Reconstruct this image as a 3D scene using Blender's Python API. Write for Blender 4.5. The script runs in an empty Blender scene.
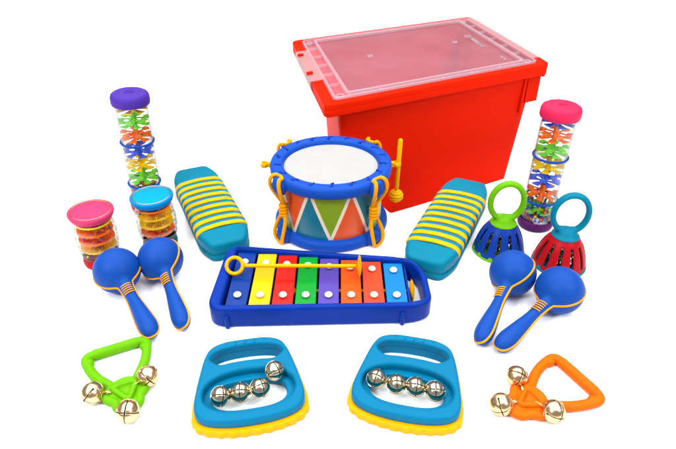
import bpy, bmesh, math, random
from mathutils import Vector, Matrix
random.seed(7)
PI = math.pi
S = 0.01                       # the scene is written in centimetres
scene = bpy.context.scene
C = scene.collection

# ------------------------------------------------------------ camera, world, light
cam_d = bpy.data.cameras.new('camera')
cam = bpy.data.objects.new('camera', cam_d); C.objects.link(cam)
cam.location = (0, 0, 0.50)
cam.rotation_euler = (math.radians(90 - 33), 0, 0)
cam_d.sensor_width = 36.0
cam_d.lens = 36.0 * 560 / 676
cam_d.clip_start = 0.02
cam_d.clip_end = 100
scene.camera = cam

world = bpy.data.worlds.new('World'); scene.world = world
world.use_nodes = True
bgn = world.node_tree.nodes['Background']
bgn.inputs['Color'].default_value = (0.95, 0.97, 1, 1)
bgn.inputs['Strength'].default_value = 0.45

def softbox(name, loc, target, sx, sy, watts):
    l = bpy.data.lights.new(name, 'AREA'); l.shape = 'RECTANGLE'
    l.size = sx; l.size_y = sy; l.energy = watts
    o = bpy.data.objects.new(name, l); C.objects.link(o)
    o.location = loc
    o.rotation_euler = (Vector(target) - Vector(loc)).to_track_quat('-Z', 'Y').to_euler()
    return o
softbox('overhead_softbox', (0, 1.2, 2.6), (0, 1.2, 0), 4.6, 4.6, 270)
softbox('key_softbox', (-1.1, -0.5, 1.5), (0, 0.8, 0), 0.38, 0.38, 27)
softbox('fill_softbox', (1.3, -0.4, 1.4), (0, 0.8, 0), 0.3, 0.3, 18)

scene.view_settings.view_transform = 'Standard'
scene.view_settings.look = 'None'
scene.view_settings.exposure = 0
scene.view_settings.gamma = 1
scene.cycles.transparent_max_bounces = 48
scene.cycles.max_bounces = 10

# ------------------------------------------------------------ materials
KE = 1.75
def lin(c):
    c = c / 255
    return c / 12.92 if c <= 0.04045 else ((c + 0.055) / 1.055) ** 2.4
def col(r, g, b, k=KE):
    return tuple(min(0.85, lin(v) / k) for v in (r, g, b)) + (1,)

def new_mat(name):
    m = bpy.data.materials.new(name); m.use_nodes = True
    nt = m.node_tree
    return m, nt, nt.nodes['Principled BSDF']

def plastic(name, rgb, rough=0.38, spec=0.4, bump=0.05, scale=900, trans=0.0, k=KE, coat=0.0):
    m, nt, p = new_mat(name)
    N, L = nt.nodes.new, nt.links.new
    tc = N('ShaderNodeTexCoord')
    big = N('ShaderNodeTexNoise'); big.inputs['Scale'].default_value = 35; big.inputs['Detail'].default_value = 4
    L(tc.outputs['Object'], big.inputs['Vector'])
    mr = N('ShaderNodeMapRange'); mr.inputs['To Min'].default_value = rough - 0.07; mr.inputs['To Max'].default_value = rough + 0.1
    L(big.outputs['Fac'], mr.inputs['Value']); L(mr.outputs['Result'], p.inputs['Roughness'])
    c = col(*rgb, k)
    mx = N('ShaderNodeMixRGB'); mx.blend_type = 'MIX'
    mx.inputs['Color1'].default_value = tuple(v * 0.93 for v in c[:3]) + (1,)
    mx.inputs['Color2'].default_value = tuple(min(0.9, v * 1.07) for v in c[:3]) + (1,)
    L(big.outputs['Fac'], mx.inputs['Fac']); L(mx.outputs['Color'], p.inputs['Base Color'])
    p.inputs['Specular IOR Level'].default_value = spec * 0.22
    if trans:
        p.inputs['Subsurface Weight'].default_value = trans
        p.inputs['Subsurface Radius'].default_value = (0.006, 0.006, 0.006)
        p.inputs['Subsurface Scale'].default_value = 1.0
    if coat: p.inputs['Coat Weight'].default_value = coat; p.inputs['Coat Roughness'].default_value = 0.12
    fine = N('ShaderNodeTexNoise'); fine.inputs['Scale'].default_value = scale; fine.inputs['Detail'].default_value = 2
    L(tc.outputs['Object'], fine.inputs['Vector'])
    b = N('ShaderNodeBump'); b.inputs['Strength'].default_value = bump; b.inputs['Distance'].default_value = 0.0006
    L(fine.outputs['Fac'], b.inputs['Height']); L(b.outputs['Normal'], p.inputs['Normal'])
    return m

def metal(name, rgb, rough=0.12):
    m, nt, p = new_mat(name)
    N, L = nt.nodes.new, nt.links.new
    p.inputs['Metallic'].default_value = 1
    p.inputs['Base Color'].default_value = tuple(lin(v) for v in rgb) + (1,)
    tc = N('ShaderNodeTexCoord'); t = N('ShaderNodeTexNoise'); t.inputs['Scale'].default_value = 120
    L(tc.outputs['Object'], t.inputs['Vector'])
    mr = N('ShaderNodeMapRange'); mr.inputs['To Min'].default_value = rough * 0.6; mr.inputs['To Max'].default_value = rough * 1.5
    L(t.outputs['Fac'], mr.inputs['Value']); L(mr.outputs['Result'], p.inputs['Roughness'])
    b = N('ShaderNodeBump'); b.inputs['Strength'].default_value = 0.12; b.inputs['Distance'].default_value = 0.001
    L(t.outputs['Fac'], b.inputs['Height']); L(b.outputs['Normal'], p.inputs['Normal'])
    return m

def clear(name, tint=(0.97, 0.975, 0.97), ior=1.35):
    m, nt, p = new_mat(name)
    nt.nodes.remove(p)
    N, L = nt.nodes.new, nt.links.new
    tr = N('ShaderNodeBsdfTransparent')
    lw0 = N('ShaderNodeLayerWeight'); lw0.inputs['Blend'].default_value = 0.5
    p0 = N('ShaderNodeMath'); p0.operation = 'POWER'; p0.inputs[1].default_value = 2.8; L(lw0.outputs['Facing'], p0.inputs[0])
    mc = N('ShaderNodeMixRGB'); mc.inputs['Color1'].default_value = (*tint, 1); mc.inputs['Color2'].default_value = (0.34, 0.36, 0.35, 1)
    L(p0.outputs[0], mc.inputs['Fac']); L(mc.outputs['Color'], tr.inputs['Color'])
    gl = N('ShaderNodeBsdfGlossy'); gl.inputs['Roughness'].default_value = 0.06
    lw = N('ShaderNodeLayerWeight'); lw.inputs['Blend'].default_value = 0.5
    pw = N('ShaderNodeMath'); pw.operation = 'POWER'; pw.inputs[1].default_value = 3.5; L(lw.outputs['Facing'], pw.inputs[0])
    fr = N('ShaderNodeMath'); fr.operation = 'MULTIPLY_ADD'; fr.inputs[1].default_value = 0.45; fr.inputs[2].default_value = 0.02
    L(pw.outputs[0], fr.inputs[0])
    mx = N('ShaderNodeMixShader')
    L(fr.outputs[0], mx.inputs['Fac']); L(tr.outputs['BSDF'], mx.inputs[1]); L(gl.outputs['BSDF'], mx.inputs[2])
    L(mx.outputs['Shader'], nt.nodes['Material Output'].inputs['Surface'])
    return m

def frosted(name, fac, rgb=(0.8, 0.8, 0.82)):
    m, nt, p = new_mat(name)
    N, L = nt.nodes.new, nt.links.new
    p.inputs['Base Color'].default_value = (*rgb, 1); p.inputs['Roughness'].default_value = 0.3
    tc = N('ShaderNodeTexCoord'); t = N('ShaderNodeTexNoise'); t.inputs['Scale'].default_value = 9; t.inputs['Detail'].default_value = 6
    L(tc.outputs['Object'], t.inputs['Vector'])
    mr = N('ShaderNodeMapRange'); mr.inputs['To Min'].default_value = fac - 0.06; mr.inputs['To Max'].default_value = fac + 0.06
    L(t.outputs['Fac'], mr.inputs['Value'])
    tr = N('ShaderNodeBsdfTransparent'); tr.inputs['Color'].default_value = (0.97, 0.95, 0.96, 1)
    mx = N('ShaderNodeMixShader')
    L(mr.outputs['Result'], mx.inputs['Fac']); L(tr.outputs['BSDF'], mx.inputs[1]); L(p.outputs['BSDF'], mx.inputs[2])
    L(mx.outputs['Shader'], nt.nodes['Material Output'].inputs['Surface'])
    return m

M = dict(
    red_box=plastic('red_box_plastic', (252, 36, 2), 0.5, 0.08, 0.12, 700),
    blue=plastic('royal_blue_plastic', (22, 84, 196), 0.42, 0.35),
    frame_blue=plastic('xylophone_blue_plastic', (0, 54, 165), 0.36, 0.35),
    maraca=plastic('maraca_blue_plastic', (18, 80, 178), 0.46, 0.4, 0.1, 500),
    yellow=plastic('yellow_plastic', (255, 183, 0), 0.4, 0.3, k=1.55),
    tie=plastic('yellow_cord_plastic', (255, 166, 0), 0.4, 0.3, k=1.5),
    teal=plastic('teal_plastic', (0, 126, 172), 0.42, 0.3),
    guiro=plastic('guiro_teal_plastic', (0, 134, 165), 0.42, 0.3),
    green=plastic('lime_green_plastic', (112, 192, 8), 0.42, 0.3),
    orange=plastic('orange_plastic', (255, 112, 0), 0.42, 0.3),
    ring_teal=plastic('dark_teal_plastic', (0, 132, 165), 0.4, 0.3),
    dome_blue=plastic('deep_blue_plastic', (18, 62, 165), 0.38, 0.35),
    dome_red=plastic('crimson_plastic', (190, 18, 32), 0.4, 0.3),
    purple=plastic('violet_plastic', (84, 52, 172), 0.5, 0.35, 0.15, 500),
    plum=plastic('plum_plastic', (92, 32, 105), 0.5, 0.3),
    cap_pink=plastic('hot_pink_plastic', (238, 42, 92), 0.5, 0.35, 0.15, 500),
    pink=plastic('rose_pink_plastic', (236, 66, 118), 0.45, 0.3),
    capblue=plastic('sky_blue_plastic', (0, 142, 222), 0.45, 0.3),
    skyskin=plastic('turquoise_disc_plastic', (0, 166, 205), 0.55, 0.25),
    basered=plastic('red_base_plastic', (210, 30, 45), 0.45, 0.3),
    teal_dark=plastic('petrol_base_plastic', (0, 110, 140), 0.45, 0.3),
    white=plastic('drumhead_film', (250, 249, 246), 0.5, 0.3, 0.25, 400, k=3.1),
    pin=plastic('white_pin_plastic', (246, 240, 226), 0.3, 0.4, k=1.35),
    well=plastic('dark_well_plastic', (10, 28, 80), 0.5, 0.2),
    t_orange=plastic('translucent_orange_plastic', (250, 105, 10), 0.3, 0.35, trans=0.0, k=0.95),
    t_yellow=plastic('translucent_yellow_plastic', (255, 190, 0), 0.3, 0.35, trans=0.0, k=0.95),
    t_green=plastic('translucent_green_plastic', (105, 200, 50), 0.3, 0.35, trans=0.0, k=0.95),
    t_blue=plastic('translucent_blue_plastic', (60, 90, 215), 0.3, 0.35, trans=0.0, k=0.95),
    goldring=metal('copper_groove', (200, 150, 100), 0.3),
    gold=metal('pale_gold_metal', (214, 180, 136), 0.2),
    nickel=metal('nickel_metal', (196, 184, 158), 0.15),
    steel=metal('steel_wire', (165, 150, 120), 0.25),
    clear=clear('clear_acrylic'),
    lid=frosted('frosted_lid', 0.145, (0.55, 0.36, 0.44)),
    lid_rib=frosted('frosted_lid_rib', 0.26, (0.62, 0.5, 0.56)),
    lid_clip=frosted('frosted_clip', 0.25, (0.5, 0.45, 0.46)),
    mark=frosted('embossed_white', 0.5, (0.45, 0.4, 0.42)),
)
BARS = [plastic('bar_enamel_%s' % n, c, 0.32, 0.45, 0.02, coat=0.15) for n, c in (
    ('navy', (0, 58, 150)), ('yellow', (255, 198, 0)), ('red', (232, 28, 15)), ('green', (0, 160, 45)),
    ('violet', (92, 72, 175)), ('orange', (255, 88, 10)), ('coral', (250, 72, 35)), ('azure', (0, 128, 205)))]

# ------------------------------------------------------------ mesh helpers
class MB:
    def __init__(s): s.v = []; s.f = []; s.mi = []
    def add(s, verts, faces, mi=0, mat=None):
        o = len(s.v)
        for v in verts:
            v = Vector(v)
            s.v.append(mat @ v if mat else v)
        for f in faces: s.f.append([i + o for i in f]); s.mi.append(mi)
        return s
    def lathe(s, prof, n=48, mi=0, mat=None, closed=False, keep=None):
        vs, fs = [], []
        for r, z in prof:
            for k in range(n):
                a = 2 * PI * k / n; vs.append((r * math.cos(a), r * math.sin(a), z))
        m = len(prof)
        for i in range(m if closed else m - 1):
            j = (i + 1) % m
            for k in range(n):
                if keep and not keep(i, k): continue
                k2 = (k + 1) % n
                fs.append((i * n + k, i * n + k2, j * n + k2, j * n + k))
        return s.add(vs, fs, mi, mat)
    def tube(s, path, r, r2=None, up=None, n=12, closed=False, mi=0, mat=None, caps=True):
        P = [Vector(p) for p in path]; m = len(P); vs = []; fs = []; b = None
        for i, p in enumerate(P):
            if closed: t = P[(i + 1) % m] - P[i - 1]
            else: t = P[min(i + 1, m - 1)] - P[max(i - 1, 0)]
            t.normalize()
            if up is not None: u = Vector(up)
            else: u = b if b is not None else (Vector((0, 0, 1)) if abs(t.z) < 0.9 else Vector((1, 0, 0)))
            b = (u - u.dot(t) * t).normalized(); nn = b.cross(t)
            ra = r[i] if hasattr(r, '__len__') else r
            rb = ra if r2 is None else (r2[i] if hasattr(r2, '__len__') else r2)
            for k in range(n):
                a = 2 * PI * k / n
                vs.append(p + nn * (math.cos(a) * ra) + b * (math.sin(a) * rb))
        for i in range(m if closed else m - 1):
            j = (i + 1) % m
            for k in range(n):
                k2 = (k + 1) % n; fs.append((i * n + k, j * n + k, j * n + k2, i * n + k2))
        if caps and not closed:
            fs.append(list(range(n))); fs.append([(m - 1) * n + k for k in range(n)][::-1])
        return s.add(vs, fs, mi, mat)
    def rtube(s, a, b, r, n=14, mi=0, mat=None):        # straight rod with rounded ends
        a, b = Vector(a), Vector(b); d = (b - a).normalized()
        pts, rs = [], []
        for k in range(5): q = k / 4 * PI / 2; pts.append(a - d * r * math.cos(q) + d * r); rs.append(max(0.02 * r, r * math.sin(q)))
        for k in range(5): q = (4 - k) / 4 * PI / 2; pts.append(b + d * r * math.cos(q) - d * r); rs.append(max(0.02 * r, r * math.sin(q)))
        return s.tube(pts, rs, n=n, mi=mi, mat=mat)
    def ball(s, c, r, n=24, mi=0, sc=(1, 1, 1), mat=None):
        pr = [(max(1e-4, r * math.sin(PI * k / (n // 2))), -r * math.cos(PI * k / (n // 2))) for k in range(n // 2 + 1)]
        mm = Matrix.Translation(c) @ Matrix.Diagonal((*sc, 1))
        return s.lathe(pr, n, mi, (mat @ mm) if mat else mm)
    def torus(s, R, r, c=(0, 0, 0), n=48, m=12, mi=0, mat=None, rz=None):
        rz = rz or r
        pr = [(R + r * math.cos(2 * PI * k / m), rz * math.sin(2 * PI * k / m)) for k in range(m)]
        mm = Matrix.Translation(c)
        return s.lathe(pr, n, mi, (mat @ mm) if mat else mm, closed=True)
    def box(s, c, d, mi=0, mat=None):
        x, y, z = (q / 2 for q in d)
        vs = [(c[0] + a * x, c[1] + b * y, c[2] + e * z) for a in (-1, 1) for b in (-1, 1) for e in (-1, 1)]
        return s.add(vs, [(0, 1, 3, 2), (4, 6, 7, 5), (0, 4, 5, 1), (2, 3, 7, 6), (0, 2, 6, 4), (1, 5, 7, 3)], mi, mat)
    def prism(s, pts, z0, z1, mi=0, mat=None):
        n = len(pts)
        vs = [(x, y, z0) for x, y in pts] + [(x, y, z1) for x, y in pts]
        return s.add(vs, [list(range(n))[::-1], list(range(n, 2 * n))] + [(k, (k + 1) % n, n + (k + 1) % n, n + k) for k in range(n)], mi, mat)
    def mesh(s, me, mi=0, mat=None):
        return s.add([v.co.copy() for v in me.vertices], [list(p.vertices) for p in me.polygons], mi, mat)
    def build(s, name, mats, parent=None, bevel=0, seg=3, sharp=35, solid=0, remesh=0, smooth=True):
        me = bpy.data.meshes.new(name)
        me.from_pydata([v * S for v in s.v], [], s.f)
        bm = bmesh.new(); bm.from_mesh(me)
        bmesh.ops.remove_doubles(bm, verts=bm.verts, dist=1e-6)
        bmesh.ops.recalc_face_normals(bm, faces=bm.faces)
        bm.to_mesh(me); bm.free()
        if not isinstance(mats, (list, tuple)): mats = [mats]
        for m in mats: me.materials.append(m)
        if len(me.polygons) == len(s.mi):
            for p, i in zip(me.polygons, s.mi): p.material_index = i
        for p in me.polygons: p.use_smooth = smooth
        if smooth: me.set_sharp_from_angle(angle=math.radians(sharp))
        o = bpy.data.objects.new(name, me); C.objects.link(o); o.parent = parent
        if solid:
            md = o.modifiers.new('thickness', 'SOLIDIFY'); md.thickness = solid * S; md.offset = -1
        if bevel:
            md = o.modifiers.new('bevel', 'BEVEL'); md.width = bevel * S; md.segments = seg; md.limit_method = 'ANGLE'
            md.angle_limit = math.radians(35); md.harden_normals = False
        if remesh:
            md = o.modifiers.new('merge', 'REMESH'); md.mode = 'VOXEL'; md.voxel_size = remesh * S; md.use_smooth_shade = True
            md = o.modifiers.new('soften', 'SMOOTH'); md.factor = 0.5; md.iterations = 3
        return o

def smooth_loop(pts, per=8):              # closed Catmull-Rom through 2-D or 3-D points
    n = len(pts); out = []
    P = [Vector(p) for p in pts]
    for i in range(n):
        a, b, c, d = P[i - 1], P[i], P[(i + 1) % n], P[(i + 2) % n]
        for k in range(per):
            t = k / per
            out.append(0.5 * ((2 * b) + (c - a) * t + (2 * a - 5 * b + 4 * c - d) * t * t + (3 * b - a - 3 * c + d) * t ** 3))
    return out
def smooth_open(pts, per=8):
    P = [Vector(p) for p in pts]; P = [2 * P[0] - P[1]] + P + [2 * P[-1] - P[-2]]; out = []
    for i in range(1, len(P) - 2):
        a, b, c, d = P[i - 1], P[i], P[i + 1], P[i + 2]
        for k in range(per):
            t = k / per
            out.append(0.5 * ((2 * b) + (c - a) * t + (2 * a - 5 * b + 4 * c - d) * t * t + (3 * b - a - 3 * c + d) * t ** 3))
    out.append(P[-2]); return out
def rounded(pts, rad, seg=6):             # polygon with rounded corners
    n = len(pts); out = []
    rad = rad if hasattr(rad, '__len__') else [rad] * n
    for i in range(n):
        p = Vector(pts[i]); a = Vector(pts[i - 1]) - p; b = Vector(pts[(i + 1) % n]) - p
        r = rad[i]; r = min(r, a.length * 0.48, b.length * 0.48)
        pa = p + a.normalized() * r; pb = p + b.normalized() * r
        for k in range(seg + 1):
            t = k / seg; out.append((1 - t) ** 2 * pa + 2 * t * (1 - t) * p + t * t * pb)
    return out
def rounded_3(pts, rad, z):
    return [(p.x, p.y, z) for p in rounded(pts, rad, 5)]
def plate(loops, z0, z1, bev=0.0, res=3):  # flat plate with holes and rounded edges
    cu = bpy.data.curves.new('tmp', 'CURVE'); cu.dimensions = '2D'; cu.fill_mode = 'BOTH'
    for lp in loops:
        sp = cu.splines.new('POLY'); sp.points.add(len(lp) - 1); sp.use_cyclic_u = True
        for q, p in zip(sp.points, lp): q.co = (p[0], p[1], 0, 1)
    cu.extrude = (z1 - z0) / 2 - bev; cu.bevel_depth = bev; cu.bevel_resolution = res; cu.offset = -bev
    o = bpy.data.objects.new('tmp', cu); C.objects.link(o)
    me = bpy.data.meshes.new_from_object(o.evaluated_get(bpy.context.evaluated_depsgraph_get()))
    C.objects.unlink(o); bpy.data.objects.remove(o)
    for v in me.vertices: v.co.z += (z0 + z1) / 2
    return me
def text_mesh(body, size, depth):
    cu = bpy.data.curves.new('tmp', 'FONT'); cu.body = body; cu.size = size; cu.extrude = depth
    cu.align_x = 'CENTER'; cu.align_y = 'CENTER'
    o = bpy.data.objects.new('tmp', cu); C.objects.link(o)
    me = bpy.data.meshes.new_from_object(o.evaluated_get(bpy.context.evaluated_depsgraph_get()))
    C.objects.unlink(o); bpy.data.objects.remove(o)
    return me

def tag(o, label, cat, group=None):
    o['label'] = label; o['category'] = cat
    if group: o['group'] = group
    return o
def thing(name, label, cat, loc, rot=0, group=None, tilt=(0, 0)):
    o = bpy.data.objects.new(name, None); C.objects.link(o)
    o.empty_display_size = 0.02
    o.location = Vector(loc) * S; o.rotation_euler = (tilt[0], tilt[1], rot)
    return tag(o, label, cat, group)
def dup(root, loc, rot, label, tilt=(0, 0)):
    def cp(o, par):
        c = o.copy(); C.objects.link(c); c.parent = par
        for ch in list(o.children): cp(ch, c)
        return c
    r = cp(root, None)
    r.location = Vector(loc) * S; r.rotation_euler = (tilt[0], tilt[1], rot); r['label'] = label
    return r
def T(x, y, z): return Matrix.Translation((x, y, z))
def R(a, ax): return Matrix.Rotation(a, 4, ax)

# ------------------------------------------------------------ ground: white studio sheet, lower behind the toys
DROP = 12.0
def ground_z(x, y):
    front = -0.489 * x + 0.872 * y - 65.3
    disc = math.hypot(x + 1.1, y - 77.8) - 9.6
    left = max(x + 10, y - 100)
    d = min(front, disc, left)
    t = min(1, max(0, (d - 0.1) / 7.0))
    return -DROP * t * t * (3 - 2 * t)
def axis(a, b, c, d, fine, coarse):
    out = []; v = a
    while v < d:
        out.append(v); v += fine if b <= v < c else coarse
    out.append(d); return out
g = MB()
xs = axis(-600, -40, 60, 600, 0.8, 40); ys = axis(-300, 55, 125, 1000, 0.8, 40)
vs = [(x, y, ground_z(x, y)) for y in ys for x in xs]
nx = len(xs)
g.add(vs, [(j * nx + i, j * nx + i + 1, (j + 1) * nx + i + 1, (j + 1) * nx + i) for j in range(len(ys) - 1) for i in range(nx - 1)])
gm, nt, p = new_mat('white_studio_paper')
p.inputs['Base Color'].default_value = (0.88, 0.88, 0.88, 1); p.inputs['Roughness'].default_value = 0.9
p.inputs['Specular IOR Level'].default_value = 0.1
tn = nt.nodes.new('ShaderNodeTexNoise'); tn.inputs['Scale'].default_value = 300
bp = nt.nodes.new('ShaderNodeBump'); bp.inputs['Strength'].default_value = 0.05
nt.links.new(tn.outputs['Fac'], bp.inputs['Height']); nt.links.new(bp.outputs['Normal'], p.inputs['Normal'])
go = g.build('ground', gm); go['kind'] = 'structure'; go['label'] = 'plain white studio paper under the toys'

# ------------------------------------------------------------ storage box
def storage_box():
    k = 1.24
    h0 = 22.43; L = 40.94 * k; W = 33.34 * k; tp = 3.1 * k
    zt = 50 - k * (50 - h0); zb = -DROP
    H = zt - zb
    a = 0.481; b = a + PI / 2 - math.radians(16)
    e1 = Vector((math.cos(a), math.sin(a), 0)); e2 = Vector((math.cos(b), math.sin(b), 0))
    t = thing('storage_box', 'large red plastic storage box with clear lid behind the drum', 'storage box', (-1.785 * k, 71.44 * k, zb))
    A = Matrix(((e1.x, e2.x, 0, 0), (e1.y, e2.y, 0, 0), (0, 0, 1, 0), (0, 0, 0, 1)))
    def rr(x0, y0, x1, y1, r): return rounded([(x0, y0), (x1, y0), (x1, y1), (x0, y1)], r, 6)
    RIM = 2.2; i = 1.3
    body = MB()
    sect = [(tp + 0.15, 0.0, 1.2), (tp, 0.5, 1.4), (i + 0.5, H - RIM - 0.2, 2.2), (i + 0.2, H - 1.0, 2.2)]
    def ln(q, z):                      # the left wall sits further in than the others
        return (q.x + (1.0 + 4.2 * q.y / W) * (1 - q.x / L), q.y, z)
    rings = [[ln(q, z) for q in rr(m, m, L - m, W - m, r)] for m, z, r in sect]
    inner = [(i + 0.7, H - 1.0), (tp + 0.3, 1.5)]
    rings += [[ln(q, z) for q in rr(m, m, L - m, W - m, 2.0)] for m, z in inner]
    n = len(rings[0]); vs = [p for r_ in rings for p in r_]; fs = []
    for j in range(len(rings) - 1):
        for q in range(n): fs.append((j * n + q, j * n + (q + 1) % n, (j + 1) * n + (q + 1) % n, (j + 1) * n + q))
    fs.append(list(range(n))[::-1]); fs.append([(len(rings) - 1) * n + q for q in range(n)])
    body.add(vs, fs, 0, A); body.build('body', M['red_box'], t, sharp=40)
    # rim: an upside-down channel running round the mouth, open in the middle of both short ends
    rim = MB()
    rim.mesh(plate([rr(0, 0, L, W, 1.6), rr(2.1, 1.9, L - 2.1, W - 1.7, 1.2)], H - 1.1, H, 0.16), 0, A)
    rim.mesh(plate([rr(0.0, 0.0, L, W, 1.6), rr(0.5, 0.5, L - 0.5, W - 0.5, 1.4)], H - RIM, H - 1.0, 0.1), 0, A)
    rim.mesh(plate([rr(0.55, 0.55, 6.6, W - 0.55, 0.5)], H - 1.75, H - 1.25, 0.06), 0, A)
    rim.build('rim', M['red_box'], t, sharp=40)
    # hanging handles on the short right end, and a small lug
    for c_, d_ in (((L - 2.3, 3.2, H - RIM - 2.7), (3.4, 3.0, 6.8)), ((L - 4.7, 1.9, H - RIM - 4.2), (0.7, 0.6, 8.0)), ((L - 1.6, W - 5.0, H - RIM - 3.3), (1.6, 3.2, 7.2)), ((L - 0.7, 1.2, H - RIM - 0.2), (0.8, 1.0, 0.9))):
        hd = MB(); hd.box(c_, d_, 0, A); hd.build('handle_bracket', M['red_box'], t, bevel=0.12)
    # lid
    lid = thing_part = MB()
    lx0, ly0, lx1, ly1 = 2.2, 2.0, L - 2.2, W - 1.8; H -= 0.45
    lid.mesh(plate([rr(lx0, ly0, lx1, ly1, 1.0)], H - 0.05, H + 0.22, 0.08), 0, A)
    lo = lid.build('lid', M['lid'], t, sharp=40)
    rb = MB()
    rb.mesh(plate([rr(lx0, ly0, lx1, ly1, 1.0), rr(lx0 + 0.5, ly0 + 0.5, lx1 - 0.5, ly1 - 0.5, 0.9)], H + 0.22, H + 0.75, 0.08), 0, A)
    rb.mesh(plate([rr(lx0 + 2.6, ly0 + 1.2, lx1 - 2.6, ly1 - 1.2, 1.0), rr(lx0 + 3.3, ly0 + 1.9, lx1 - 3.3, ly1 - 1.9, 0.8)], H + 0.22, H + 0.85, 0.1), 0, A)
    for q in range(1, 6):
        y = ly0 + 1.2 + (ly1 - ly0 - 2.4) * q / 6
        rb.box((lx0 + 1.55, y, H + 0.45), (2.0, 0.25, 0.45), 0, A); rb.box((lx1 - 1.55, y, H + 0.45), (2.0, 0.25, 0.45), 0, A)
    for q in range(1, 6):
        x = lx0 + 2.6 + (lx1 - lx0 - 5.2) * q / 6
        rb.box((x, ly1 - 0.85, H + 0.42), (0.25, 0.7, 0.4), 0, A)
        rb.box((x, ly0 + 0.85, H + 0.42), (0.25, 0.7, 0.4), 0, A)
    for cx in (lx0 + 1.6, lx1 - 1.6):
        for cy in (ly0 + 1.8, ly1 - 1.8):
            rb.torus(0.75, 0.16, (0, 0, 0), 24, 8, 0, A @ T(cx, cy, H + 0.3))
    rb.build('rib', M['lid_rib'], lo, sharp=40)
    # clips over the short ends
    H += 0.45
    c1 = MB()
    y0, y1 = W * 0.30, W * 0.76
    c1.mesh(plate([rr(-0.35, y0, 2.3, y1, 0.3)], H + 0.06, H + 0.34, 0.08), 0, A)
    c1.box((-0.45, (y0 + y1) / 2, H - 1.3), (0.25, y1 - y0, 3.0), 0, A)
    c1.build('clip', M['lid_clip'], lo, sharp=40)
    for yy in (y0 + 0.2 * (y1 - y0), y0 + 0.83 * (y1 - y0)):
        hk = MB(); hk.box((0.1, yy, H + 0.5), (1.3, 0.9, 0.4), 0, A); hk.build('hook', M['red_box'], t, bevel=0.08)
    c2 = MB()
    y0, y1 = W * 0.10, W * 0.95
    c2.mesh(plate([rr(L - 2.3, y0, L + 0.9, y1, 0.3)], H + 0.06, H + 0.36, 0.08), 0, A)
    c2.box((L + 0.75, (y0 + y1) / 2, H - 0.9), (0.25, y1 - y0, 2.0), 0, A)
    c2.build('clip', M['lid_clip'], lo, sharp=40)
    # faint moulded marks near the right end and the gate marks
    mk = MB(); H -= 0.45
    def stroke(pts, ox, oy, s=1.0):
        q_ = MB(); q_.tube([(ox + p[0] * s, oy + p[1] * s, H + 0.25) for p in pts], 0.13, n=6, mat=A); q_.build('embossed_mark', M['mark'], lo)
    X = lx1 - 6.3
    stroke([(0, 0), (1.6, 0), (0.3, 0.9), (1.6, 1.8), (0, 1.8)], X - 0.4, W * 0.42)          # M turned along the short side
    yq = W * 0.42 + 2.6
    for q in range(4):
        stroke([(0, 0), (0.85, 0.1), (0.9, 0.6), (0.05, 0.75)], X - 0.2 + 0.05 * q, yq + q * 1.05)
    stroke([(0, 0), (1.5, 0.4), (0.1, 0.9), (0.8, 0.5), (1.5, 1.4), (0, 1.7), (0, 0)], X - 0.4, yq + 4.9)
    stroke([(0, 0), (0.8, 0.2), (0.6, 0.9)], X + 0.2, W * 0.17); stroke([(0, 0), (0.8, 0.2), (0.6, 0.9)], X + 0.2, W * 0.17 + 1.3)
    for cx, cy in ((L * 0.30, W * 0.55), (L * 0.74, W * 0.56)):
        mk = MB(); mk.torus(0.55, 0.12, (0, 0, 0), 24, 6, 0, A @ T(cx, cy, H + 0.24)); mk.build('embossed_mark', M['mark'], lo)
storage_box()

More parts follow.
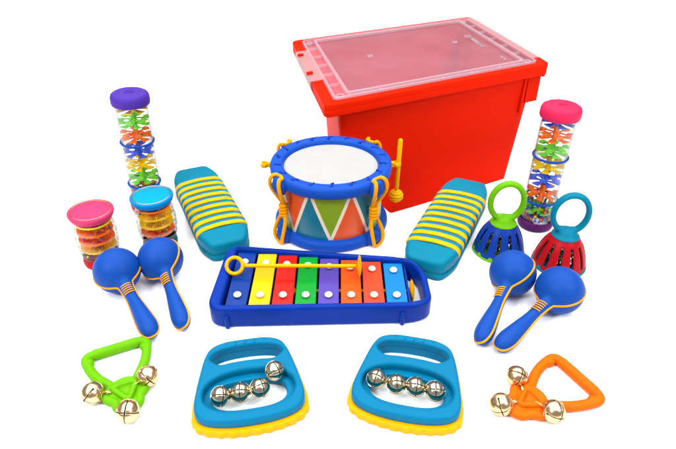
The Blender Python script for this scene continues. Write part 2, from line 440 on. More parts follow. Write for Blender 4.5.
# ------------------------------------------------------------ drum
def drum_pattern():
    m, nt, p = new_mat('printed_triangle_shell')
    N, L = nt.nodes.new, nt.links.new
    tc = N('ShaderNodeTexCoord'); sx = N('ShaderNodeSeparateXYZ'); L(tc.outputs['UV'], sx.inputs['Vector'])
    def mth(op, a, b=None, c=None):
        n = N('ShaderNodeMath'); n.operation = op
        for i, v in enumerate((a, b, c)):
            if v is None: continue
            if isinstance(v, (int, float)): n.inputs[i].default_value = v
            else: L(v, n.inputs[i])
        return n.outputs[0]
    u = sx.outputs['X']; v = sx.outputs['Y']
    half = mth('MULTIPLY', u, 16)
    tri = mth('PINGPONG', half, 1.0)                       # 0 at even, 1 at odd
    dv = mth('SUBTRACT', v, tri)
    above = mth('GREATER_THAN', dv, 0)
    # above the line: centre = nearest even corner; below: nearest odd corner
    ev = mth('MULTIPLY', mth('ROUND', mth('MULTIPLY', half, 0.5)), 2)
    od = mth('ADD', mth('MULTIPLY', mth('FLOOR', mth('MULTIPLY', half, 0.5)), 2), 1)
    mixn = N('ShaderNodeMix'); mixn.data_type = 'FLOAT'
    L(above, mixn.inputs[0]); L(od, mixn.inputs[2]); L(ev, mixn.inputs[3])
    idx = mth('MODULO', mth('ADD', mth('MODULO', mixn.outputs[0], 16), 0), 3)
    cr = N('ShaderNodeValToRGB'); cr.color_ramp.interpolation = 'CONSTANT'
    cols = [col(236, 84, 14, 1.35), col(0, 116, 142, 1.35), col(132, 164, 22, 1.35)]
    cr.color_ramp.elements[0].color = cols[0]; cr.color_ramp.elements[0].position = 0
    cr.color_ramp.elements[1].color = cols[1]; cr.color_ramp.elements[1].position = 0.25
    e = cr.color_ramp.elements.new(0.6); e.color = cols[2]
    L(mth('DIVIDE', idx, 2.4), cr.inputs['Fac'])
    ln = mth('LESS_THAN', mth('ABSOLUTE', dv), 0.085)
    fr = mth('GREATER_THAN', mth('ABSOLUTE', mth('SUBTRACT', v, 0.5)), 0.485)
    ln = mth('MAXIMUM', ln, fr)
    nz = N('ShaderNodeTexNoise'); nz.inputs['Scale'].default_value = 60
    mxc = N('ShaderNodeMixRGB'); mxc.blend_type = 'MULTIPLY'; mxc.inputs['Fac'].default_value = 0.12
    L(cr.outputs['Color'], mxc.inputs['Color1']); L(nz.outputs['Color'], mxc.inputs['Color2'])
    mx = N('ShaderNodeMixRGB'); mx.inputs['Color2'].default_value = col(250, 232, 205, 1.5)
    L(ln, mx.inputs['Fac']); L(mxc.outputs['Color'], mx.inputs['Color1']); L(mx.outputs['Color'], p.inputs['Base Color'])
    p.inputs['Roughness'].default_value = 0.3; p.inputs['Specular IOR Level'].default_value = 0.45
    return m

def drum():
    t = thing('drum', 'toy drum with blue rims, white head and orange, teal and green triangles', 'drum', (-1.1, 77.8, 0))
    sh = MB(); n = 128; r = 8.05; z0, z1 = 1.7, 9.9
    sh.lathe([(r, z0), (r, z1)], n)
    o = sh.build('shell', drum_pattern(), t)
    uv = o.data.uv_layers.new(name='UVMap')
    off = math.radians(270) - 0.0
    for poly in o.data.polygons:
        cx = sum((o.data.vertices[i].co.x for i in poly.vertices)) / 4; cy = sum((o.data.vertices[i].co.y for i in poly.vertices)) / 4
        ac = math.atan2(cy, cx)
        for li in poly.loop_indices:
            v = o.data.vertices[o.data.loops[li].vertex_index].co
            a = math.atan2(v.y, v.x)
            while a - ac > PI: a -= 2 * PI
            while a - ac < -PI: a += 2 * PI
            w = a + PI / 2                                  # 0 at the front
            w += PI                                        # front at u = .5, seam at the back
            base = ac + PI / 2 + PI
            if base > 2 * PI: w -= 2 * PI
            uv.data[li].uv = (w / (2 * PI), (v.z / S - z0) / (z1 - z0))
    top = MB()
    top.lathe([(8.0, 9.5), (8.9, 9.4), (9.25, 9.65), (9.4, 10.1), (9.42, 10.75), (9.3, 11.15), (9.0, 11.35), (8.6, 11.4), (7.9, 11.38), (7.6, 11.28), (7.4, 11.0), (7.25, 10.5), (7.2, 10.0)], 96)
    top.build('top_rim', M['blue'], t, sharp=60)
    hd = MB(); hd.lathe([(0.001, 10.6), (7.28, 10.55)], 96); hd.lathe([(0.001, 10.35), (7.28, 10.35)], 96)
    hd.build('drumhead', M['white'], t)
    bt = MB()
    bt.lathe([(0.001, 0.25), (8.4, 0.25), (8.7, 0.05), (9.0, 0.3), (9.15, 0.8), (9.1, 1.3), (8.8, 1.7), (8.3, 1.9), (8.0, 1.85)], 96)
    bt.build('bottom_rim', M['blue'], t, sharp=60)
    # raised notes on the rim
    for k in range(18):
        nt_ = MB()
        a = 2 * PI * (k + 0.5) / 18
        mm = R(a, 'Z') @ T(8.25, 0, 11.4) @ R(random.uniform(-0.5, 0.5) + PI / 2, 'Z')
        nt_.ball((0.1, -0.25, 0), 0.3, 10, 0, (1.2, 0.9, 0.35), mm)
        nt_.box((0.32, 0.1, 0), (0.13, 0.9, 0.16), 0, mm)
        if k % 3: nt_.box((0.5, 0.5, 0), (0.45, 0.15, 0.16), 0, mm)
        if k % 3 == 2:
            nt_.ball((0.62, 0.42, 0), 0.2, 10, 0, (1.2, 0.9, 0.35), mm)
        nt_.build('raised_note', M['frame_blue'], t)
    # lugs and cords
    for ang in (-90 - 53, -90 + 46, 90 + 50, 90 - 44):
        a = math.radians(ang)
        for z, rr_, hh in ((10.1, 9.4, 1.55), (1.5, 9.15, 1.45)):
            lg = MB()
            mm = R(a, 'Z') @ T(rr_, 0, z)
            lg.lathe([(0.001, hh * 0.8), (0.5, hh * 0.78), (0.95, hh * 0.6), (1.2, 0.1), (1.2, -0.4 * hh), (0.85, -hh * 0.85), (0.001, -hh)], 24, 0, mm @ Matrix.Diagonal((0.8, 1.15, 1, 1)))
            lg.build('lug', M['blue'], t, sharp=60)
        cd = MB(); mm = R(a, 'Z')
        R0 = 10.2
        up = [(9.3, -0.8, 11.45), (9.9, -0.95, 11.4), (10.25, -1.2, 10.7), (10.15, -1.25, 9.5), (9.6, -0.85, 8.2), (9.0, -0.28, 6.9), (8.9, 0.05, 6.0), (8.95, 0.3, 5.0), (9.3, 0.85, 3.9), (9.9, 1.15, 2.4), (10.15, 1.05, 1.2), (10.0, 0.7, 0.3)]
        for sg in (1, -1):
            cd.tube(smooth_open([(x, y * sg, z) for x, y, z in up], 5), 0.29, n=10, mat=mm)
        cd.tube(smooth_open([(9.3, -0.8, 11.45), (9.15, 0, 11.45), (9.3, 0.8, 11.45)], 6), 0.24, n=10, mat=mm)
        cd.tube(smooth_open([(10.0, -0.7, 0.3), (10.15, 0, 0.27), (10.0, 0.7, 0.3)], 6), 0.22, n=10, mat=mm)
        for q in range(4):
            cd.torus(0.44, 0.29, (0, 0, 0), 20, 10, 0, mm @ T(8.98, 0, 4.85 + q * 0.55) @ R(0.12, 'X'))
        cd.build('tension_cord', M['tie'], t)
    # clips for the beater
    for sg in (1, -1):
        cl = MB()
        a0 = math.radians(4) if sg > 0 else PI - math.radians(3)
        mm = R(a0, 'Z')
        cl.box((9.5, 0, 10.3), (0.8, 0.7, 0.7), 0, mm)
        cl.tube([(10.42 + 0.5 * math.cos(q), 0.5 * math.sin(q), 10.3) for q in [math.radians(40 + 280 * i / 14) for i in range(15)]], 0.16, 0.42, up=(0, 0, 1), n=8, mat=mm)
        cl.build('beater_clip', M['yellow'], t, sharp=50)
drum()

def drum_beater():
    t = thing('drum_beater', 'yellow drum beater with ribbed ball hanging upright in its rim clip', 'drumstick', (9.35, 78.5, 4.6), tilt=(0, math.radians(1)))
    st = MB(); st.rtube((0, 0, 1.2), (0, 0, 10.0), 0.36); st.build('stick', M['yellow'], t)
    hd = MB(); pr = []
    for k in range(41):
        q = -PI / 2 + PI * k / 40
        pr.append((max(0.001, 1.15 * math.cos(q) * (1 + 0.07 * math.cos(k * 2 * PI / 5.7))), 1.1 * math.sin(q)))
    hd.lathe(pr, 32); hd.build('ball_head', M['yellow'], t, sharp=80)
drum_beater()

# ------------------------------------------------------------ xylophone
def xylophone():
    t = thing('xylophone', 'blue framed xylophone with eight coloured metal bars in front of the drum', 'xylophone', (0, 0, 0))
    outer = rounded([(-16.6, 52.6), (9.9, 53.4), (12.1, 54.6), (12.0, 61.0), (9.2, 63.9), (-16.0, 66.6)], [2.6, 2.0, 2.2, 3.4, 2.0, 2.2], 8)
    well = rounded([(-14.85, 53.7), (9.15, 54.4), (9.15, 62.95), (-14.55, 65.85)], 0.45, 4)
    fr = MB()
    opening = rounded([(-14.85, 53.7), (9.2, 54.35), (11.2, 54.9), (11.0, 60.6), (10.1, 62.3), (9.2, 62.9), (-14.55, 65.85)], [0.45, 0.2, 0.7, 0.8, 0.3, 0.4, 0.45], 6)
    fr.mesh(plate([outer, opening], 0.05, 3.25, 0.5, 5))
    fr.box((9.3, 58.6, 1.2), (0.26, 8.4, 2.1))
    for x in (-14.0, 8.2):
        yy = 52.6 + (x + 16.6) * 0.8 / 26.8
        fr.rtube((x, yy - 0.05, 0.05), (x, yy - 0.05, 2.2), 0.33)
    fr.build('frame', M['frame_blue'], t, sharp=45)
    fl = MB(); fl.prism([(p.x, p.y) for p in rounded([(-15, 53.6), (9.25, 54.3), (9.3, 63.1), (-14.7, 66.0)], 0.3, 3)], 0.15, 0.9)
    for y0, y1 in ((55.9, 56.0), (63.0, 61.1)):
        fl.tube([(-14.6, y0, 1.6), (8.9, y1, 1.6)], 0.35, n=8)
    fl.build('well', M['well'], t)
    names = 'CDEFGABC'
    for k in range(8):
        u = k / 7
        xc = -13.05 + 2.955 * k; yl = 54.0 + 0.6 * u; yu = 65.6 - 2.6 * u
        b = MB(); w = 1.34
        sk = 0.03
        b.prism([(xc - w, yl), (xc + w, yl), (xc + w - 0.02, yu), (xc - w + 0.02, yu)], 2.25, 2.6)
        bo = b.build('bar', BARS[k], t, bevel=0.07, seg=2)
        bo['label'] = ('navy', 'yellow', 'red', 'green', 'violet', 'orange', 'coral', 'azure')[k] + ' metal bar'
        tm = MB(); tm.mesh(text_mesh(names[k], 1.1, 0.015), 0, T(xc, (yl + yu) / 2 + 0.6, 2.6)); tm.build('letter', BARS[k], bo)
        for y in (55.95 , 63.1 - 0.275 * k):
            pn = MB()
            pn.lathe([(0.22, 2.2), (0.22, 2.72), (0.5, 2.75), (0.52, 2.88), (0.4, 3.05), (0.15, 3.14), (0.001, 3.15)], 20, 0, T(xc, y, 0))
            pn.build('pin', M['pin'], bo, sharp=50)
xylophone()

def mallet(name, label, loc, rot, tilt):
    t = thing(name, label, 'mallet', loc, rot, 'xylophone mallets', tilt)
    rg = MB(); rg.torus(1.1, 0.26, (0, 0, 0), 40, 12, rz=0.28); rg.build('ring_handle', M['yellow'], t)
    st = MB(); st.rtube((1.3, 0, 0), (16.6, 0, 0), 0.26); st.build('stick', M['yellow'], t)
    hd = MB()
    hd.lathe([(0.001, -0.32), (0.6, -0.3), (1.35, -0.14), (1.6, 0), (1.35, 0.14), (0.6, 0.3), (0.001, 0.32)], 40, 0, T(16.9, 0, 0) @ R(PI / 2, 'Y'))
    hd.build('disc_head', M['yellow'], t, sharp=80)
    return t
mal = mallet('xylophone_mallet', 'yellow mallet with ring handle lying across the top of the xylophone bars', (-14.0, 60.6, 4.0), math.radians(-1.0), (math.radians(48), math.radians(-0.5)))
dup(mal, (-7.0, 58.2, 1.55), 0, 'yellow mallet stored under the xylophone bars, mostly hidden by them')

# ------------------------------------------------------------ block guiros
def guiro_outline(hl, hw, we, r):
    pts = [(-we, -hl), (we, -hl), (hw, -hl + 3.2), (hw, hl - 3.2), (we, hl), (-we, hl), (-hw, hl - 3.2), (-hw, -hl + 3.2)]
    return rounded(pts, [r, r, 2.4, 2.4, r, r, 2.4, 2.4], 6)
def guiro():
    t = thing('guiro', 'teal block with yellow ridges lying left of the drum', 'guiro', (-21.4, 79.5, 0), math.atan2(.416, .909), 'teal ridged blocks')
    b = MB()
    b.mesh(plate([guiro_outline(13.1, 3.9, 2.7, 1.0)], 0.02, 0.95, 0.3, 4))
    b.mesh(plate([guiro_outline(12.9, 3.7, 2.5, 1.0)], 0.6, 1.4, 0.05, 1))
    b.mesh(plate([guiro_outline(13.1, 3.9, 2.7, 1.0)], 1.03, 3.2, 0.7, 6))
    b.build('body', M['guiro'], t, sharp=45)
    for k in range(9):
        y = 6.9 - k * 1.93
        path = []
        for x, z in ((-3.85, 1.8), (-3.93, 2.35), (-3.78, 2.85), (-3.2, 3.2), (-2.2, 3.32), (0, 3.38), (2.2, 3.32), (3.2, 3.2), (3.78, 2.85), (3.93, 2.35), (3.85, 1.8)):
            path.append((x, y - 0.5 * (x / 4) ** 2 + 0.25 + 0.12 * x / 4, z))
        rb = MB(); pp = smooth_open(path, 5); m = len(pp)
        rb.tube(pp, [0.2 * min(1, 0.3 + 4 * min(i, m - 1 - i) / m) for i in range(m)], [0.5 * min(1, 0.3 + 4 * min(i, m - 1 - i) / m) for i in range(m)], up=(0, 1, 0), n=12)
        rb.build('yellow_ridge', M['yellow'], t, sharp=80)
    tr = MB()
    for k in range(8):
        y = 6.9 - 0.965 - k * 1.93
        path = [(x, y - 0.5 * (x / 4) ** 2 + 0.25 + 0.12 * x / 4, z) for x, z in ((-3.9, 2.2), (-3.8, 2.8), (-3.2, 3.13), (0, 3.24), (3.2, 3.13), (3.8, 2.8), (3.9, 2.2))]
        tr.tube(smooth_open(path, 5), 0.2, 0.46, up=(0, 1, 0), n=10)
    tr.build('teal_ridge', M['guiro'], t, sharp=80)
    return t
gu = guiro()
dup(gu, (17.65, 74.9, 0), -math.atan2(.428, .904), 'teal block with yellow ridges lying between the drum and the green ringed bell cage')

# ------------------------------------------------------------ maracas
def maraca(label, loc, rot, roll):
    t = thing('maraca', label, 'maraca', loc, math.radians(rot), 'blue maracas with yellow seams')
    A = T(0, 0, 3.12) @ R(math.radians(8.7), 'Y') @ R(math.radians(roll), 'X')
    prof = []
    for k in range(33):
        q = PI * k / 32
        x = -3.1 * math.cos(q); r = 3.12 * math.sin(q)
        if x > 2.86: break
        prof.append((max(r, 0.001), x))
    hp = smooth_open([(1.02, 3.05), (0.9, 3.5), (0.8, 4.6), (0.76, 5.8), (0.85, 7.2), (1.0, 8.6), (1.13, 10.0), (1.2, 11.1), (1.12, 12.0), (0.85, 12.7), (0.45, 13.05), (0.001, 13.1)], 4)
    prof += [(max(0.001, p.x), p.y) for p in hp]
    rot = A @ R(PI / 2, 'Y')
    b = MB(); b.lathe(prof, 56, 0, rot)
    b.build('body', M['maraca'], t, sharp=70)
    up = [(x, r * 1.002, 0) for r, x in prof[1:-1]]
    loop = [(prof[0][1] - 0.02, 0, 0)] + up + [(prof[-1][1] + 0.02, 0, 0)] + [(x, -y, z) for x, y, z in up[::-1]]
    sm = MB(); sm.tube(loop, 0.13, 0.15, up=(0, 0, 1), n=8, closed=True, mat=A)
    sm.build('seam', M['tie'], t, sharp=80)
    gp = MB()
    for k in range(5):
        x = 3.55 + k * 0.4; r = 0.88
        gp.tube([(x + 0.0 + 0.35 * math.cos(q) , r * math.sin(q) * 0.92, r * math.cos(q) + 0.03) for q in [math.radians(-48 + 96 * i / 10) for i in range(11)]], 0.085, n=6, mat=A)
    gp.build('grip_mark', M['tie'], t, sharp=80)
    return t
maraca('leftmost blue maraca with yellow seam, in front of the pink capped shaker', (-30.15, 60.7, 0), -54.5, 10)
maraca('blue maraca with yellow seam lying in front of the blue capped shaker', (-24.9, 63.3, 0), -64, 32)
maraca('blue maraca with yellow seam lying against the green ringed bell cage', (23.7, 60.15, 0), -120.6, 36)
maraca('rightmost blue maraca with yellow seam, in front of the red bell cage', (28.85, 56.5, 0), -138.9, 8)

# ------------------------------------------------------------ sleigh bells
def bell_mesh(mb, r, mat, slots=2, mi=0, w=0.07):
    # cube sphere with slots left open round the south pole
    base = [-1 + 2 * i / 20 for i in range(21)]
    base = [b for b in base if abs(b) > 0.2]
    ts = sorted(base + [-0.17, -0.12, -w, w, 0.12, 0.17])
    def sph(v): return Vector(v).normalized() * r
    def warp(q): return math.tan(q * PI / 4)
    vs, fs = [], []
    def idx(v): vs.append(v); return len(vs) - 1
    for ax in range(3):
        for sg in (-1, 1):
            for i in range(len(ts) - 1):
                for j in range(len(ts) - 1):
                    u0, u1, v0, v1 = ts[i], ts[i + 1], ts[j], ts[j + 1]
                    um, vm = (u0 + u1) / 2, (v0 + v1) / 2
                    skip = False
                    if ax == 2 and sg == -1:
                        if abs(um) < w: skip = True
                        if slots == 2 and abs(vm) < w: skip = True
                    if ax < 2 and sg:
                        # side faces: u = the other horizontal axis, v = z
                        if abs(um) < w and vm < -0.35 and (slots == 2 or ax == 1): skip = True
                        if abs(um) < 0.13 and -0.50 < vm < -0.25 and (slots == 2 or ax == 1): skip = True
                    if skip: continue
                    q = []
                    for a, b in ((u0, v0), (u1, v0), (u1, v1), (u0, v1)):
                        A_, B_ = warp(a), warp(b)
                        if ax == 2: p = (A_, B_, sg)
                        elif ax == 0: p = (sg, A_, B_)
                        else: p = (A_, sg, B_)
                        q.append(idx(sph(p)))
                    fs.append(q)
    mb.add(vs, fs, mi, mat)
def bell(parent, pos, r, mat, rx=0, ry=0, rz=0, loop=True, flat=True):
    b = MB()
    A = T(*pos) @ Matrix.Rotation(rz, 4, 'Z') @ Matrix.Rotation(ry, 4, 'Y') @ Matrix.Rotation(rx, 4, 'X')
    bell_mesh(b, r, A)
    o = b.build('bell', mat, parent, solid=0.07, sharp=60)
    e = MB()
    e.torus(r * 1.0, 0.035, (0, 0, 0), 48, 8, 0, A)
    e.ball((0, 0, -r * 0.45), r * 0.3, 12, 0, (1, 1, 1), A)
    if loop:
        e.torus(0.26, 0.07, (0, 0, 0), 20, 8, 0, A @ T(0, 0, r + 0.16) @ R(PI / 2, 'X'))
    e.build('bell_band', mat, o)
    return o

# ------------------------------------------------------------ hand tambourines
def tambourine(name, label, loc, rot, rod, bells):
    t = thing(name, label, 'tambourine', loc, rot, 'teal and yellow bell tambourines')
    half = [(0, 6.55), (2.4, 6.45), (4.0, 5.75), (4.75, 4.4), (5.25, 2.2), (5.7, -0.5), (5.88, -2.4), (5.55, -3.8), (4.4, -4.65), (2.4, -5.15)]
    full = half + [(0, -5.3)] + [(-x, y) for x, y in half[1:][::-1]]
    teal = smooth_loop([(x, y, 0) for x, y in full], 6)
    def off(pts, d):
        n = len(pts); out = []
        for i in range(n):
            t_ = (pts[(i + 1) % n] - pts[i - 1]).normalized(); out.append(pts[i] + Vector((-t_.y, t_.x, 0)) * d)
        return out
    yel = off(teal, 0.34)
    if (yel[0].y < teal[0].y): yel = off(teal, -0.34)
    # scallops along the bottom edge
    sc = []; acc = 0; prev = yel[0]
    dense = smooth_loop(yel, 3)
    for p_ in dense:
        acc += (p_ - prev).length; prev = p_
        q = Vector((p_.x, p_.y, 0))
        if p_.y < -2.2:
            wgt = min(1, (-2.2 - p_.y) / 1.5)
            q = q + Vector((p_.x * 0.3, -1, 0)).normalized() * wgt * 0.2 * abs(math.sin(acc * PI / 1.25))
        sc.append(q)
    arc = lambda y, a: [(x, y + a * (1 - (x / 3.9) ** 2)) for x in (-3.4, -1.8, 0, 1.8, 3.4)]
    hole = smooth_loop([(x, y, 0) for x, y in ([(-4.1, 4.0)] + [(-3.4, 5.0), (-1.8, 5.4), (0, 5.5), (1.8, 5.4), (3.4, 5.0), (4.1, 4.0), (3.1, 3.0), (1.6, 3.1), (0, 3.15), (-1.6, 3.1), (-3.1, 3.0)])], 6)
    hc = Vector((0, 4.2, 0)); hole3 = [hc + Vector(((q.x) * 1.06, (q.y - 4.2) * (1.5 if q.y > 4.2 else 1.15), 0)) for q in hole]
    def ell(cx, cy, a, b, p=2.3, n=64):
        out = []
        for k in range(n):
            q = 2 * PI * k / n; c, s_ = math.cos(q), math.sin(q)
            out.append(Vector((cx + a * math.copysign(abs(c) ** (2 / p), c), cy + b * math.copysign(abs(s_) ** (2 / p), s_), 0)))
        return out
    rec = ell(0, -1.15, 4.95, 2.85); rec2 = ell(0, -1.15, 5.15, 3.05); inn = ell(0, -1.1, 4.05, 1.95, 2.8)
    y = MB(); y.mesh(plate([sc, hole3, rec2], 0.02, 1.05, 0.25, 4)); y.build('yellow_rim', M['yellow'], t, sharp=50)
    a = MB(); a.mesh(plate([[hc + (q - hc) * 0.985 for q in hole3], hole], 0.04, 1.15), 0)
    a.mesh(plate([teal, hole, rec], 0.95, 2.25, 0.42, 6))
    # finger grooves on the handle
    for k in range(5):
        x = -2.2 + k * 1.1
        a.ball((x, 5.95, 2.16), 0.3, 14, 0, (0.5, 1.2, 0.55), T(x, 5.95, 0) @ R(-0.3, 'Z') @ T(-x, -5.95, 0))
    a.build('teal_shell', M['teal'], t, sharp=50)
    lg = MB(); lg.mesh(plate([rec2, inn], 0.25, 1.25, 0.15, 3))
    for q in range(6):
        an = 2 * PI * (q + 0.25) / 6
        lg.ball((4.7 * math.cos(an), -1.3 + 2.65 * math.sin(an), 1.2), 0.28, 12, 0, (1, 1, 0.5))
    lg.build('bell_ledge', M['teal'], t, sharp=50)
    rd = MB(); rd.tube([(-3.6, -0.3, 1.3), (rod, -0.3, 1.3)], 0.12, n=8)
    for k in range(3 if rod > 2 else 2):
        x = -3.1 + k * 2.07; rd.box((x + 1.0, -0.35, 1.3), (0.7, 0.5, 0.07))
    rd.build('bell_wire', M['steel'], t)
    for x, yb, z, rx, ry, rz in bells:
        bell(t, (x, yb, z), 1.1, M['nickel'], rx, ry, rz, loop=False)
    return t
tambourine('tambourine', 'left teal and yellow hand tambourine, its right-hand bell flipped up out of line', (-9.85, 42.3, 0), math.radians(11), 1.7,
           [(-3.05, -1.45, 1.9, -2.55, 0.35, 0.1), (-0.95, -1.35, 1.9, -2.7, 0.0, -0.1), (1.15, -1.15, 1.9, -2.75, 0.2, 0.35), (2.95, 0.75, 2.2, -2.35, 0.1, 0.5)])
tambourine('tambourine', 'teal and yellow hand tambourine at the front right, its four bells hanging in one row', (7.8, 42.7, 0), math.radians(-13), 3.2,
           [(-3.45, -0.75, 1.9, -2.8, 0.1, -0.15), (-1.2, -1.05, 1.9, -2.75, 0.0, 0.2), (0.9, -0.95, 1.9, -2.7, 0.15, 0.1), (3.0, -1.05, 1.9, -2.6, 0.0, 0.15)])

# ------------------------------------------------------------ triangular jingle handles
def jingle(name, label, loc, rot, mat, bells):
    t = thing(name, label, 'jingle bells', loc, rot, 'triangular bell jingles')
    h = MB()
    lp = rounded([(-3.75, 8.0), (3.55, 8.0), (2.9, 4.6), (0.9, 1.3), (-0.9, 1.3), (-3.1, 4.6)], [1.1, 1.1, 2.4, 1.4, 1.4, 2.4], 8)
    path = [(p.x, p.y, 0.62) for p in lp]
    h.tube(path, 0.58, 0.58, up=(0, 0, 1), n=16, closed=True)
    h.rtube((-3.1, 8.0, 0.62), (2.9, 8.0, 0.62), 0.66)
    for sg in (-1, 1):
        h.rtube((3.35 * sg - 0.1, 7.3, 0.62), (3.05 * sg - 0.1, 6.2, 0.62), 0.66)
    # trefoil body: flat plate with three lobes and a knotted tube on top
    h.ball((-1.2, 0.7, 0.6), 1.15, 24, 0, (1, 1, 0.36)); h.ball((1.2, 0.7, 0.6), 1.15, 24, 0, (1, 1, 0.36)); h.ball((0.0, -1.15, 0.6), 1.3, 24, 0, (1, 1, 0.34))
    h.ball((0, 0.1, 0.6), 1.7, 24, 0, (1, 1, 0.22))
    h.tube(smooth_loop([(-1.75, 1.45, 0.62), (-2.1, 0.5, 0.62), (-1.35, -0.45, 0.62), (-1.1, -1.4, 0.62), (0, -2.0, 0.62), (1.1, -1.4, 0.62), (1.35, -0.45, 0.62), (2.1, 0.5, 0.62), (1.75, 1.45, 0.62), (1.1, 1.75, 0.8), (0, 2.0, 0.9), (-1.1, 1.75, 0.8)], 5), 0.5, n=14, closed=True)
    h.tube(rounded_3([(-1.4, 1.4), (1.4, 1.4), (0.1, -1.1)], 0.45, 1.12), 0.32, n=12, closed=True)
    h.build('handle', mat, t, remesh=0.07)
    for x, y, z, rx, ry, rz in bells:
        b = bell(t, (x, y, z), 1.25, M['gold'], rx, ry, rz, loop=False)
        d = Vector((-x, -y + 0.2)).normalized()
        a = math.atan2(d.y, d.x)
        w = MB()
        w.torus(0.42, 0.085, (0, 0, 0), 28, 8, 0, T(x + d.x * 1.55, y + d.y * 1.55, 0.95) @ R(a, 'Z') @ R(PI / 2, 'X'))
        w.torus(0.42, 0.085, (0, 0, 0), 28, 8, 0, T(x + d.x * 1.72, y + d.y * 1.72, 0.9) @ R(a + 0.3, 'Z') @ R(PI / 2 + 0.3, 'X'))
        w.build('split_ring', M['gold'], b)
    return t
jingle('jingle_handle', 'lime green triangular handle with three gold bells at the lower left', (-23.2, 41.4, 0), math.radians(26), M['green'],
       [(-3.3, 1.45, 1.27, -1.75, 0.5, -0.9), (2.55, 1.25, 1.27, -1.9, -0.5, 0.25), (-0.2, -2.75, 1.27, -2.3, 0.1, -0.45)])
jingle('jingle_handle', 'orange triangular handle with three gold bells at the lower right', (20.3, 40.4, 0), math.radians(-63), M['orange'],
       [(-2.9, 1.3, 1.27, -2.75, 0.4, 0.8), (2.5, 1.5, 1.27, -1.75, 0.3, 1.35), (-0.75, -2.85, 1.27, -1.7, -0.4, 1.0)])

# ------------------------------------------------------------ rainsticks
def bead_ball(mb, c, r, mi): mb.ball(c, r, 8, mi)
BEADM = [M['t_orange'], M['t_green'], M['t_blue'], M['t_yellow'], M['capblue'], M['basered']]
def wheel(parent, z, mat, R_=2.15, n=6, ph=0.0, h=2.25):
    w = MB()
    w.lathe([(0.001, z), (0.42, z), (0.42, z + h), (0.001, z + h)], 20)
    def sector(a0, a1, r0, r1, za, zb):
        m = 5
        pts = [(r1 * math.cos(a0 + (a1 - a0) * i / m), r1 * math.sin(a0 + (a1 - a0) * i / m)) for i in range(m + 1)]
        pts += [(r0 * math.cos(a1 - (a1 - a0) * i / m), r0 * math.sin(a1 - (a1 - a0) * i / m)) for i in range(m + 1)]
        w.prism(pts, za, zb)
    for k in range(n):
        a = 2 * PI * k / n + ph
        sector(a, a + 0.55, 0.4, R_, z + 0.35, z + 0.48)
        sector(a + 0.55, a + 0.98, 1.55, R_, z + 1.1, z + 1.45)
        sector(a + 0.6, a + 0.68, 0.4, 1.7, z + 1.15, z + 1.4)
    return w.build('baffle_wheel', mat, parent, sharp=40)
def rainstick(label, loc, cap, base, cols, ring, tilt):
    t = thing('rainstick', label, 'rainstick', loc, 0, 'clear rainsticks with coloured wheels', tilt)
    tb = MB(); tb.lathe([(2.5, 0.8), (2.5, 19.3), (2.38, 19.3), (2.38, 0.8)], 64, closed=True); tb.build('tube', M['clear'], t, sharp=40)
    c = MB()
    c.lathe([(2.55, 18.9), (2.85, 18.7), (2.93, 19.0), (2.92, 19.8), (2.75, 20.25), (2.35, 20.5), (1.75, 20.52), (1.68, 20.46), (1.6, 20.52), (0.001, 20.5)], 64)
    c.torus(0.75, 0.09, (0, 0, 20.52), 32, 8, rz=0.07); c.box((0, 0, 20.53), (0.9, 0.12, 0.12))
    c.build('cap', cap, t, sharp=70)
    b = MB(); b.lathe([(0.001, 0.0), (2.4, 0.0), (2.75, 0.25), (2.85, 0.8), (2.8, 1.5), (2.6, 1.6), (2.5, 1.45)], 64); b.build('base', base, t, sharp=70)
    for z in (12.45, 5.05):
        r = MB(); r.torus(2.56, 0.17, (0, 0, z), 64, 10, rz=0.2); r.build('blue_ring', ring, t)
        f = MB(); f.lathe([(0.4, z + 0.1), (0.4, z - 0.1), (2.36, z - 0.1), (2.36, z + 0.1)], 48, closed=True); f.build('clear_floor', M['clear'], t, sharp=40)
    zs = [17.3, 15.0, 12.65, 10.0, 7.7, 5.3, 2.7]
    for z, m, q in zip(zs, cols, range(9)):
        wheel(t, z, m, 2.33, 6, 0.55 * q + 0.2)
    bd = MB(); rnd = random.Random(4 if base is M['plum'] else 9)
    for q in range(190):
        a = rnd.uniform(0, 2 * PI); rr_ = 2.15 * math.sqrt(rnd.uniform(0.1, 1)); z = 1.75 + rnd.uniform(0, 1) ** 1.2 * 2.6
        bead_ball(bd, (rr_ * math.cos(a), rr_ * math.sin(a), z), 0.24, rnd.randrange(6))
    o = bd.build('beads', BEADM, t, sharp=80); o['kind'] = 'stuff'
    return t
ringm = plastic('cobalt_ring_plastic', (30, 80, 190), 0.4)
rainstick('tall rainstick with a violet cap standing behind the shakers at the left', (-32.55, 82.5, 0), M['purple'], M['basered'],
          [M['t_yellow'], M['t_green'], M['t_orange'], M['t_blue'], M['t_yellow'], M['t_green'], M['t_orange']], ringm, (0, math.radians(2)))
rainstick('tall rainstick with a hot pink cap and plum base standing at the right', (32.2, 77.1, 0), M['cap_pink'], M['plum'],
          [M['t_blue'], M['t_orange'], M['t_green'], M['t_yellow'], M['t_blue'], M['t_orange'], M['t_green']], ringm, (0, math.radians(0.5)))

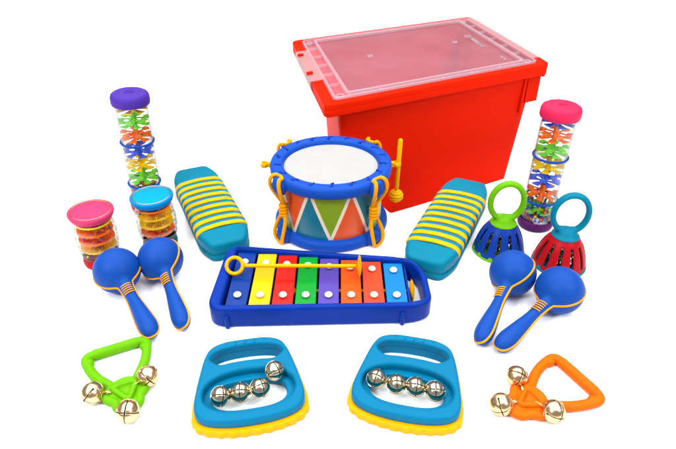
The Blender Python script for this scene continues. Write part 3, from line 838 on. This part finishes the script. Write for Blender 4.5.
# ------------------------------------------------------------ small barrel shakers
def shaker(label, loc, capm, skin, base, mats, seed, tilt):
    t = thing('barrel_shaker', label, 'shaker', loc, 0, 'clear barrel shakers', tilt)
    body = []
    for k in range(81):
        u = k / 80; z = 1.2 + 6.7 * u
        body.append((2.4 + 0.55 * math.sin(PI * u) + 0.085 * math.cos(u * 2 * PI * 5), z))
    bm_ = MB(); bm_.lathe(body + [(r - 0.12, z) for r, z in body[::-1]], 64, closed=True); bm_.build('barrel', M['clear'], t, sharp=80)
    c = MB(); c.lathe([(2.3, 7.75), (2.75, 7.8), (2.95, 8.1), (3.12, 8.6), (3.1, 8.85), (2.95, 8.95), (2.75, 8.93), (2.7, 8.85)], 64); c.build('cap', capm, t, sharp=70)
    d = MB(); d.lathe([(2.72, 8.8), (2.6, 8.88), (0.001, 8.9)], 64); d.build('drum_skin', skin, t)
    r = MB(); r.torus(2.68, 0.06, (0, 0, 8.9), 64, 8); r.build('groove_ring', M['goldring'], t)
    b = MB(); b.lathe([(0.001, 0), (2.2, 0), (2.5, 0.2), (2.6, 0.7), (2.5, 1.5), (2.4, 1.55)], 64); b.build('base', base, t, sharp=70)
    for k, z in enumerate((6.9, 5.5, 4.1, 2.7)):
        f = MB()
        f.lathe([(2.45, z + 0.5), (2.5, z + 0.25), (1.1, z - 0.35), (0.6, z - 0.4), (0.6, z - 0.25), (1.1, z - 0.15)], 48, closed=True)
        f.lathe([(0.001, z - 1.4), (0.5, z - 1.4), (0.5, z), (0.001, z)], 16)
        for q in range(8):
            a = 2 * PI * q / 8 + k * 0.4
            f.box((0, 0, 0), (1.0, 0.12, 0.7), 0, R(a, 'Z') @ T(1.5, 0, z + 0.15))
        f.build('funnel', mats[k % len(mats)], t, sharp=50)
    bd = MB(); rnd = random.Random(seed)
    for q in range(60):
        z = rnd.choice((1.75, 1.75, 2.0, 2.3, 3.3, 4.6, 6.0, 7.3)) + rnd.uniform(0, 0.4); a = rnd.uniform(0, 2 * PI); rr_ = rnd.uniform(0.8, 2.25)
        bead_ball(bd, (rr_ * math.cos(a), rr_ * math.sin(a), z), 0.2, rnd.randrange(6))
    o = bd.build('beads', BEADM, t, sharp=80); o['kind'] = 'stuff'
shaker('small clear barrel shaker with a pink cap and red base at the far left', (-35.0, 67.0, 0), M['pink'], M['pink'], M['basered'], [M['t_yellow'], M['t_orange'], M['t_orange'], M['t_yellow']], 3, (0, math.radians(1.5)))
shaker('small clear barrel shaker with a sky blue cap in front of the rainstick', (-27.4, 71.2, 0), M['capblue'], M['skyskin'], M['teal_dark'], [M['t_orange'], M['t_yellow'], M['t_yellow'], M['t_orange']], 5, (0, math.radians(0)))

# ------------------------------------------------------------ bell cages
def bell_cage(label, loc, dome, trim, yaw):
    t = thing('bell_cage', label, 'bell rattle', loc, yaw, 'ring handled bell cages')
    nS = 12; per = 9; n = nS * per
    prof = [(p.x, p.y) for p in smooth_open([(3.72, 0.25), (3.7, 0.7), (3.5, 1.7), (3.12, 2.9), (2.65, 3.9), (2.1, 4.7), (1.75, 5.1), (1.6, 5.4)], 3)]
    def keep(i, k):
        z = (prof[i][1] + prof[min(i + 1, len(prof) - 1)][1]) / 2
        return not (0.9 < z < 4.2 and (k % per) in (3, 4, 5))
    d = MB(); d.lathe(prof, n, keep=keep); d.build('dome', dome, t, solid=0.22, sharp=50)
    fl = MB(); fl.lathe([(0.001, 0.1), (3.5, 0.1), (3.5, 0.3), (0.001, 0.3)], 48); fl.build('floor_disc', trim, t)
    tr = MB(); tr.torus(3.74, 0.15, (0, 0, 0.18), 80, 10, rz=0.18)
    for k in range(nS):
        a = 2 * PI * (k + 0.06) / nS
        tr.ball((0, 0, 0), 0.38, 12, 0, (0.35, 1, 1.1), R(a, 'Z') @ T(3.72, 0, 0.35))
    tr.build('scalloped_trim', trim, t)
    h = MB()
    h.lathe([(0.001, 5.0), (1.95, 4.95), (2.0, 5.1), (1.75, 5.3), (1.45, 5.55), (1.2, 5.9), (0.9, 6.1), (0.001, 6.2)], 40)
    loop = [(2.35 * math.sin(q), 0, 8.6 - 2.95 * math.cos(q)) for q in [2 * PI * k / 56 for k in range(56)]]
    h.tube(loop, 0.43, 0.62, up=(0, 1, 0), n=16, closed=True)
    for sg in (-1, 1): h.ball((sg * 0.7, 0, 5.9), 0.75, 16, 0, (1.1, 0.9, 0.8))
    h.build('ring_handle', trim, t, remesh=0.11)
    for k in range(5):
        a = 2 * PI * k / 5 + 0.4
        bell(t, (1.75 * math.cos(a), 1.75 * math.sin(a), 1.6), 1.05, M['nickel'], 0.4 * k, 0.6, a, loop=False)
    bell(t, (0, 0, 3.3), 1.05, M['nickel'], 1, 0.6, 1, loop=False)
bell_cage('blue slotted bell cage with a lime green ring handle', (24.5, 69.8, 0), M['dome_blue'], M['green'], math.radians(-4))
bell_cage('red slotted bell cage with a teal ring handle at the far right', (32.6, 66.5, 0), M['dome_red'], M['ring_teal'], math.radians(-8))
